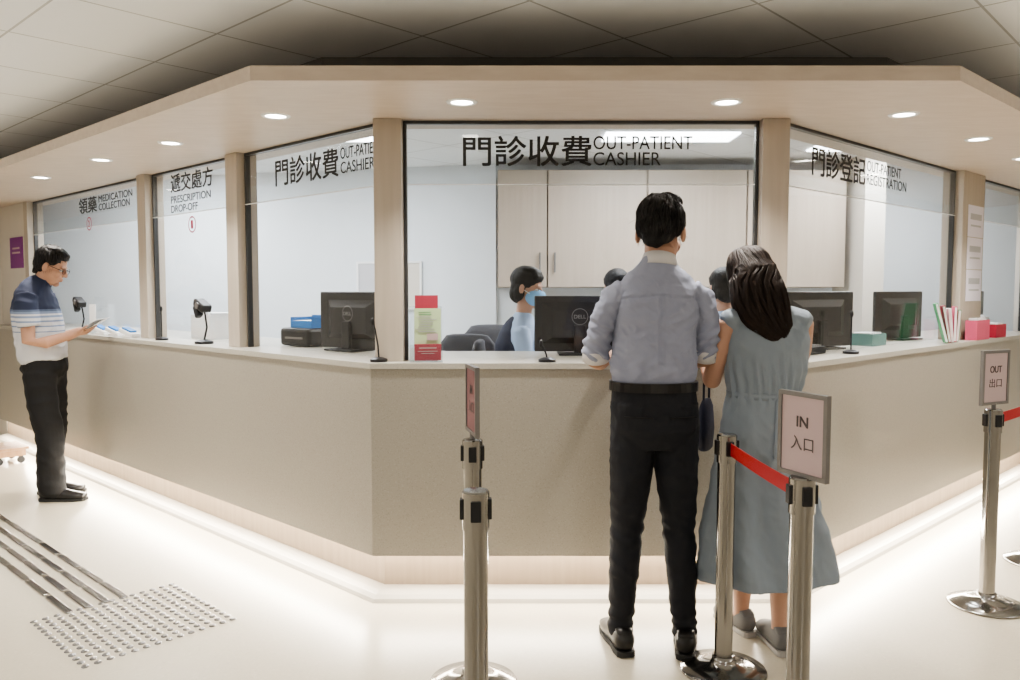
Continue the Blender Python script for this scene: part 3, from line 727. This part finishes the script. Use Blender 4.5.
bm=bmesh.new(); tube(bm,[(.006,-.008,1.530,.078,.072),(.008,-.004,1.550,.069,.066),(.011,.003,1.570,.065,.064)],rnd=False,seg=28); mesh_obj('collar',bm,M['cuff'],P,smooth=True,label='pale shirt collar')
for p,q in(((-.234,.030,1.207),(-.232,.048,1.162)),((.200,.030,1.212),(.198,.048,1.167))):
    bm=bmesh.new(); tube(bm,[(*p,.053),(*q,.054)],rnd=False); mesh_obj('cuff',bm,M['cuff'],P,smooth=True,label='rolled pale cuff')
bm=bmesh.new(); tube(bm,[(-.009,0,1.075,.163,.117),(-.008,0,1.03,.166,.119),(-.005,0,.97,.171,.125),(0,-.005,.9,.170,.126),(0,0,.83,.125,.1)],exp=2.2,rnd=False,seg=32)
for lg in(legL,legR): tube(bm,lg,seg=24)
def trd(co,no):
    v=.003*ridge(Vector((co.x*7,co.y*7,co.z*9)))+.003*ridge(Vector((co.x*14+co.z*9,co.y*14,co.z*14)))
    v+=.003*max(0,1-abs(co.z-.49)/.1)*math.sin(co.z*110+co.x*40+noise.noise(co*8)*4)
    v+=.004*max(0,1-abs(co.z-.13)/.08)*math.sin(co.z*130+co.y*30+noise.noise(co*8)*3)
    return no*v*(1 if co.z<1.0 else .1)
remesh('trousers',bm,.0065,M['navy'],P,2,trd)
bm=bmesh.new(); tube(bm,[(-.009,0,1.048,.175,.127),(-.009,0,1.084,.174,.126)],rnd=False,seg=40,exp=2.2); mesh_obj('belt',bm,M['leather'],P)
for s_ in(-1,1): bx('back_pocket',P,(s_*.085,-.1235,.955),(.11,.006,.003),M['blackc'],rz(s_*.28))
bm=bmesh.new(); hair_short(bm,Mh,.001); hr=remesh('hair',bm,.0045,M['hair'],P,2,hdisp(.007,(45,45,30))); short_strands(hr,Mh,1400,P,3)
shoe(P,(-.13,-.0,0),math.radians(8),.29,.048,M['leather'],M['solek']); shoe(P,(.125,-.03,0),math.radians(-12),.29,.048,M['leather'],M['solek'])

# --- woman in dress
P=root('person',(1.01,3.17,0),math.radians(2),'person with long dark hair in sleeveless grey-blue dress at counter','person')
dr=[(.02,0,.29,.275,.205),(.018,0,.42,.255,.195),(.010,0,.6,.218,.168),(.0,0,.8,.182,.145),(-.002,0,.93,.158,.125),(-.002,0,1.03,.136,.108),(.004,0,1.12,.155,.118),(.010,-.005,1.22,.163,.114),(.012,-.005,1.29,.152,.095),(.008,.0,1.335,.120,.078),(.004,.0,1.365,.085,.06)]
Mh=headM((-.035,.085,1.478),math.radians(26),math.radians(-28),math.radians(-8),.98)
aL=[(-.145,0,1.305,.045),(-.176,.01,1.2,.041),(-.192,.06,1.075,.037),(-.17,.18,1.115,.034),(-.14,.34,1.135,.024)]
aR=[(.15,0,1.31,.045),(.165,.04,1.2,.04),(.165,.1,1.09,.036),(.12,.2,1.12,.034),(.05,.34,1.135,.024)]
bm=bmesh.new(); tube(bm,shrink(dr[3:],.018)); tube(bm,[(-.0,0,1.34,.05),(-.02,.05,1.42,.048)]); tube(bm,aL); tube(bm,aR); head(bm,Mh)
hand(bm,(-.14,.34,1.138),(.3,1,.0),(0,0,-1),-1,.15,.9); hand(bm,(.05,.34,1.138),(-.3,1,.0),(0,0,-1),1,.15,.9)
tube(bm,[(-.065,.02,.85,.075),(-.05,.06,.5,.056),(-.035,.10,.30,.050),(-.030,.13,.09,.031),(-.030,.15,.05,.034)]); tube(bm,[(.08,.0,.85,.075),(.08,-.02,.5,.056),(.072,-.045,.30,.050),(.066,-.05,.09,.031),(.066,-.03,.05,.034)])
remesh('body',bm,.0052,M['skin2'],P,2); eyes(Mh,P)
bm=bmesh.new(); tube(bm,dr,seg=40,rnd=False)
for s in(-1,1): tube(bm,[(s*.09,0,1.335,.045,.06),(s*.145+.004,0,1.315,.048,.058)])
def dd(co,no):
    k=max(0,min(1,(1.0-co.z)/.5)); a=math.atan2(co.y,co.x)
    v=.021*k*(math.sin(a*8+noise.noise(co*2.2)*4)) + .006*ridge(Vector((co.x*8+co.z*3,co.y*8,co.z*6)))+.003*ridge(Vector((co.x*18+co.z*8,co.y*18,co.z*14)))
    k3=max(0,1-abs(co.z-1.08)/.12); v+=.006*k3*math.sin(a*22+co.z*20)
    return Vector((no.x,no.y,0))*v
remesh('dress',bm,.0062,M['dress'],P,2,dd)
bm=bmesh.new(); tube(bm,[(-.002,0,1.015,.143,.115),(-.002,0,1.040,.144,.116)],rnd=False,seg=40); tube(bm,[(.04,-.116,1.02,.012,.006),(.055,-.136,.9,.014,.005),(.06,-.158,.78,.014,.004)],seg=8); tube(bm,[(.02,-.116,1.02,.012,.006),(.01,-.138,.9,.014,.005),(.0,-.160,.8,.014,.004)],seg=8)
mesh_obj('waist_tie',bm,M['dress'],P,smooth=True)
bm=bmesh.new(); E=lambda c,r,rot=None: ell(bm,c,r,rot,Mh); E((0,-.02,.045),(.084,.100,.086)); E((0,-.045,-.02),(.086,.073,.10))
for s in(-1,1): E((s*.072,.005,-.02),(.02,.045,.09))
vol=[(-.035,.03,1.53,.076,.055),(-.036,.0,1.47,.092,.062),(-.032,-.03,1.41,.102,.058),(-.018,-.055,1.355,.098,.046),(.004,-.072,1.31,.080,.034),(.026,-.084,1.275,.058,.022),(.040,-.088,1.25,.034,.011)]
tube(bm,vol,seg=36)
tube(bm,[(-.10,.03,1.47,.032,.04),(-.118,-.0,1.40,.026,.026),(-.122,-.02,1.34,.013,.010)])
hr=remesh('hair',bm,.0045,M['hairb'],P,4,lambda co,no: no*(.006*noise.noise(Vector((co.x*26+co.z*8,co.y*20,co.z*9)))))
# long loose wavy strands from crown, over the back of the head, sweeping to one side
rr=random.Random(5); paths=[]
for _ in range(2000):
    phi=rr.uniform(-math.pi*1.08,math.pi*.08); cphi,sphi=math.cos(phi),math.sin(phi)
    jit=rr.uniform(-.5,.5); pts=[]; fl_=rr.random()
    for (rad_,zz) in((.03,.135),(.065,.112),(.086,.06),(.09,.0)):
        pts.append(Mh@Vector((rad_*cphi+.004*math.sin(phi*9),-.02+rad_*1.12*sphi,zz)))
    nclump=math.floor(phi*9)
    ph=nclump*1.7; wa=.005+.007*((nclump*37)%7)/7
    for k,s_ in enumerate(vol[1:]):
        kk=(k+1)/6; w=wa*math.sin(kk*8+ph)+.003*jit
        th=phi+.16*math.sin(kk*4+ph)*.6
        push=1+(.10*kk if fl_>.7 else 0)
        pts.append(Vector((s_[0]+s_[3]*push*math.cos(th)+w,s_[1]+s_[4]*push*math.sin(th)-.004*fl_*kk,s_[2]+.006*jit)))
    L_=.02+.05*rr.random()*((nclump*13)%5/5+.4)
    pts.append(pts[-1]+Vector((.008*math.sin(ph)+cphi*.010,-.002,-L_*.5))); pts.append(pts[-1]+Vector((-.006*math.sin(ph)+.004,.004,-L_*.5)))
    cut=rr.choice((0,0,0,0,1,2,3))
    if cut: pts=pts[:-cut]
    sm=[]
    for a_,b_ in zip(pts,pts[1:]): sm+= [a_,(a_+b_)/2]
    sm.append(pts[-1]); paths.append(sm)
strands(hr,paths,.0015,M['strand'],P,off=.0035)
shoe(P,(-.03,.15,0),math.radians(15),.245,.041,M['greyshoe'],M['sole']); shoe(P,(.066,-.03,0),math.radians(0),.245,.041,M['greyshoe'],M['sole'])
r=root('handbag',(.845,3.42,.76),math.radians(60),'dark navy cloth bag hanging beside the dress','bag')
bm=bmesh.new(); tube(bm,[(0,0,.0,.065,.022),(0,0,.08,.072,.028),(0,0,.18,.062,.022),(0,0,.21,.05,.01)],seg=20,exp=2.6); mesh_obj('bag_body',bm,M['bag'],r,smooth=True)
bm=bmesh.new(); tube(bm,[(-.04,0,.20,.005),(-.04,0,.28,.005),(0,.0,.34,.005),(.04,0,.28,.005),(.04,0,.20,.005)],seg=8,ref=(0,1,0)); mesh_obj('strap',bm,M['bag'],r,smooth=True)

# --- man in polo
P=root('person',(-3.19,5.5,0),math.radians(-80),'person in striped navy and white polo and glasses reading papers','person')
tor=[(0,-.03,.97,.19,.14),(0,-.035,1.05,.192,.145),(0,-.05,1.2,.185,.142),(0,-.065,1.32,.185,.135),(0,-.065,1.40,.175,.115),(0,-.05,1.455,.13,.09),(0,-.025,1.5,.075,.07)]
slL=[(-.15,-.06,1.40,.065),(-.19,-.055,1.32,.068),(-.205,-.03,1.2,.066)]; slR=[(.15,-.06,1.40,.065),(.19,-.055,1.32,.068),(.205,-.03,1.2,.066)]
Mh=headM((0,.045,1.60),0,math.radians(-22),0,1.03)
bm=bmesh.new(); tube(bm,shrink(tor,.02)); tube(bm,[(0,-.03,1.45,.056),(0,.01,1.55,.053)]); head(bm,Mh)
tube(bm,[(-.16,-.06,1.40,.05),(-.21,-.035,1.12,.042),(-.19,.06,1.11,.04),(-.09,.19,1.155,.027)]); tube(bm,[(.16,-.06,1.40,.05),(.21,-.035,1.10,.042),(.19,.06,1.09,.04),(.08,.20,1.14,.027)])
hand(bm,(-.09,.195,1.157),(.45,1,.12),(.35,0,.9),-1,.5); hand(bm,(.08,.205,1.142),(-.5,1,.15),(-.35,0,.9),1,.5)
legL=[(-.09,-.02,.88,.1),(-.1,-.02,.66,.096),(-.11,-.02,.48,.086),(-.11,-.045,.3,.084),(-.11,-.055,.1,.082),(-.11,-.05,.06,.082)]
legR=[(.09,-.02,.88,.1),(.1,.0,.66,.096),(.11,.035,.48,.086),(.11,.04,.3,.084),(.11,.04,.1,.082),(.11,.045,.06,.082)]
for lg in(legL,legR): tube(bm,shrink(lg,.03))
tube(bm,[(0,-.02,.85,.14,.1),(0,-.02,1.0,.15,.11)])
remesh('body',bm,.0055,M['skin'],P,2); eyes(Mh,P)
bm=bmesh.new(); tube(bm,tor,exp=2.2); tube(bm,slL,rnd=False); tube(bm,slR,rnd=False); remesh('polo_shirt',bm,.008,M['polo'],P,3,wr(.007,(9,9,14)))
bm=bmesh.new(); tube(bm,[(0,-.028,1.485,.075,.07),(0,-.015,1.52,.064,.062)],rnd=False); mesh_obj('collar',bm,M['vest'],P,smooth=True)
bm=bmesh.new(); tube(bm,[(0,-.02,1.0,.175,.125),(0,-.02,.9,.18,.14),(0,-.02,.83,.14,.1)])
for lg in(legL,legR): tube(bm,lg)
remesh('trousers',bm,.009,M['blackc'],P,3,wr(.007,(8,8,12)))
bm=bmesh.new(); hair_short(bm,Mh,.004); hr=remesh('hair',bm,.006,M['hair'],P,2,hdisp(.006)); short_strands(hr,Mh,500,P,8)
bm=bmesh.new()
for s in(-1,1):
    for k in range(20):
        a0=2*math.pi*k/20;a1=2*math.pi*(k+1)/20
        cyl(bm,Mh@Vector((s*.034+.024*math.cos(a0),.098,.019*math.sin(a0))),Mh@Vector((s*.034+.024*math.cos(a1),.098,.019*math.sin(a1))),.0018,seg=6)
    cyl(bm,Mh@Vector((s*.058,.097,.004)),Mh@Vector((s*.088,-.01,.012)),.002,seg=6)
cyl(bm,Mh@Vector((-.01,.098,.004)),Mh@Vector((.01,.098,.004)),.0018,seg=6)
mesh_obj('glasses',bm,M['black'],P)
shoe(P,(-.11,-.04,0),math.radians(5),.3,.052,M['leather'],M['solek']); shoe(P,(.11,.05,0),math.radians(-5),.3,.052,M['leather'],M['solek'])
d=Vector((math.cos(math.radians(10)),math.sin(math.radians(10)),0))
r=root('paper_slips',(-3.19+.30*d.x,5.5+.30*d.y,1.205),math.radians(-80),'white paper slips held in both hands','paper')
for k in range(3): bx('sheet',r,(.0,.02*k,.004*k),(.2,.14,.0015),M['paper'],rz(.08*k)@rx(.55))

# --- seated clerks and chairs
def chair(x,y,rot,zs=.70):
    r=root('office_chair',(x,y,0),rot,'grey fabric high office chair behind the counter','chair','office chairs')
    bx('seat',r,(0,0,zs-.03),(.44,.42,.06),M['grey'],bev=.02)
    bm=bmesh.new(); tube(bm,[(0,-.235,zs+.13,.17,.025),(0,-.26,zs+.25,.21,.03),(0,-.265,zs+.37,.2,.03),(0,-.26,zs+.43,.15,.022)],seg=28,exp=2.8); mesh_obj('backrest',bm,M['grey'],r,smooth=True)
    bm=bmesh.new(); tube(bm,[(0,-.18,zs-.05,.025,.01),(0,-.27,zs-.03,.025,.01),(0,-.295,zs+.2,.025,.01)],seg=8); mesh_obj('back_support',bm,M['black'],r)
    bm=bmesh.new(); cyl(bm,(0,0,.07),(0,0,zs-.06),.025); mesh_obj('gas_lift',bm,M['black'],r)
    bm=bmesh.new()
    for k in range(5):
        a=2*math.pi*k/5; tube(bm,[(0,0,.09,.02,.02),(.26*math.cos(a),.26*math.sin(a),.06,.014,.012)],ref=(0,0,1),seg=8); ell(bm,(.26*math.cos(a),.26*math.sin(a),.027),(.025,.025,.025))
    mesh_obj('star_base',bm,M['black'],r)
def clerk(x,y,rot,label,mask=True,dz=0,yaw=0):
    P=root('person',(x,y,0),rot,label,'person','seated clerks')
    z=.76+dz
    tor=[(0,0,z+.0,.165,.12),(0,0,z+.1,.155,.12),(0,.0,z+.25,.150,.115),(0,.0,z+.38,.152,.11),(0,0,z+.44,.14,.09),(0,.0,z+.485,.10,.075),(0,.005,z+.53,.060,.056)]
    Mh=headM((0,.03,z+.690),yaw,math.radians(-8),0,.96)
    bm=bmesh.new(); tube(bm,shrink(tor,.02)); tube(bm,[(0,0,z+.5,.048),(0,.015,z+.6,.047)]); head(bm,Mh)
    for s in(-1,1):
        tube(bm,[(s*.14,0,z+.43,.038),(s*.175,.04,z+.24,.034),(s*.16,.2,z+.365,.032),(s*.1,.29,z+.375,.024)]); hand(bm,(s*.1,.3,z+.377),(-s*.3,1,0),(0,0,-1),s,.2,.9)
        tube(bm,[(s*.09,.0,z+.06,.075),(s*.1,.36,z+.03,.06),(s*.1,.38,z-.2,.05),(s*.1,.36,.12,.035)])
    remesh('body',bm,.007,M['skin2'],P,2); eyes(Mh,P)
    bm=bmesh.new(); tube(bm,tor)
    for s in(-1,1): tube(bm,[(s*.12,0,z+.435,.050),(s*.155,.02,z+.35,.052),(s*.175,.045,z+.25,.050),(s*.165,.12,z+.30,.046)])
    remesh('blouse',bm,.007,M['bluesh'],P,3,wr(.003,(12,12,12)))
    bm=bmesh.new(); tube(bm,[(0,-.02,z-.01,.176,.15),(0,-.02,z+.1,.166,.15),(0,-.02,z+.25,.160,.150),(0,-.02,z+.36,.145,.145),(0,-.018,z+.43,.12,.118),(0,-.010,z+.48,.085,.09)]); remesh('waistcoat',bm,.009,M['vest'],P,2)
    bm=bmesh.new(); tube(bm,[(0,0,z+.01,.17,.12),(0,.05,z+.04,.17,.09)])
    for s in(-1,1): tube(bm,[(s*.09,.0,z+.06,.09),(s*.1,.38,z+.03,.075),(s*.1,.40,z-.2,.065),(s*.1,.38,.12,.055)])
    remesh('trousers',bm,.012,M['vest'],P,2)
    for s in(-1,1): shoe(P,(s*.1,.4,.02),0,.24,.042,M['leather'],M['solek'])
    bm=bmesh.new(); hair_short(bm,Mh,.008); ell(bm,(0,-.058,-.035),(.082,.052,.068),None,Mh)
    for s in(-1,1): ell(bm,(s*.074,-.022,-.025),(.016,.040,.058),None,Mh)
    ell(bm,(0,.062,.075),(.060,.030,.030),None,Mh)
    remesh('hair',bm,.005,M['hair'],P,5,hdisp(.0015))
    if mask:
        bm=bmesh.new(); ell(bm,(0,.056,-.048),(.070,.074,.056),None,Mh); mesh_obj('face_mask',bm,M['mask'],P,smooth=True)
        bm=bmesh.new()
        for s in(-1,1): cyl(bm,Mh@Vector((s*.05,.07,-.04)),Mh@Vector((s*.084,-.005,0)),.0022,seg=6)
        mesh_obj('ear_loops',bm,M['paper'],P)
clerk(.075,4.78,math.radians(-95),'seated person with short black hair, blue mask and navy waistcoat',yaw=math.radians(-20)); chair(.075,4.78,math.radians(-95))
clerk(.72,5.35,math.radians(20),'seated clerk with black hair turned away, mostly hidden'); chair(.72,5.35,math.radians(20))
clerk(1.34,5.0,math.radians(15),'seated clerk with dark hair turned toward the cabinets'); chair(1.34,5.0,math.radians(15))
chair(-.36,5.2,math.radians(165),.70); chair(-.10,5.75,math.radians(190),.74)
# small wooden dolly at the far end
r=root('wooden_dolly',fp('L',4.70,-.24,0),angL,'low wooden dolly on small castors','dolly')
wd=wood('dolly_wood',(.30,.17,.085),(.40,.24,.13))
bx('platform',r,(0,0,.13),(.36,.26,.02),wd,bev=.003); bx('platform_frame',r,(0,0,.09),(.32,.22,.05),wd)
for x in(-.13,.13):
    for y in(-.08,.08):
        bm=bmesh.new(); cyl(bm,(x-.012,y,.03),(x+.012,y,.03),.028); box(bm,(x,y,.058),(.02,.03,.02)); mesh_obj('castor',bm,M['black'],r)
# ---------------------------------------------------------------- world & camera
w=bpy.data.worlds.new('world'); bpy.context.scene.world=w; w.use_nodes=True
w.node_tree.nodes['Background'].inputs[0].default_value=(.9,.95,1,1); w.node_tree.nodes['Background'].inputs[1].default_value=.3
try: bpy.context.scene.view_settings.look='AgX - Medium High Contrast'
except Exception as ex: print(ex)
cam=bpy.data.cameras.new('camera'); co=bpy.data.objects.new('camera',cam); link(co)
cam.sensor_width=36; cam.lens=36*800/1020; co.location=(0,0,H); co.rotation_euler=(math.radians(90-3.576),0,0); cam.clip_start=.05
bpy.context.scene.camera=co
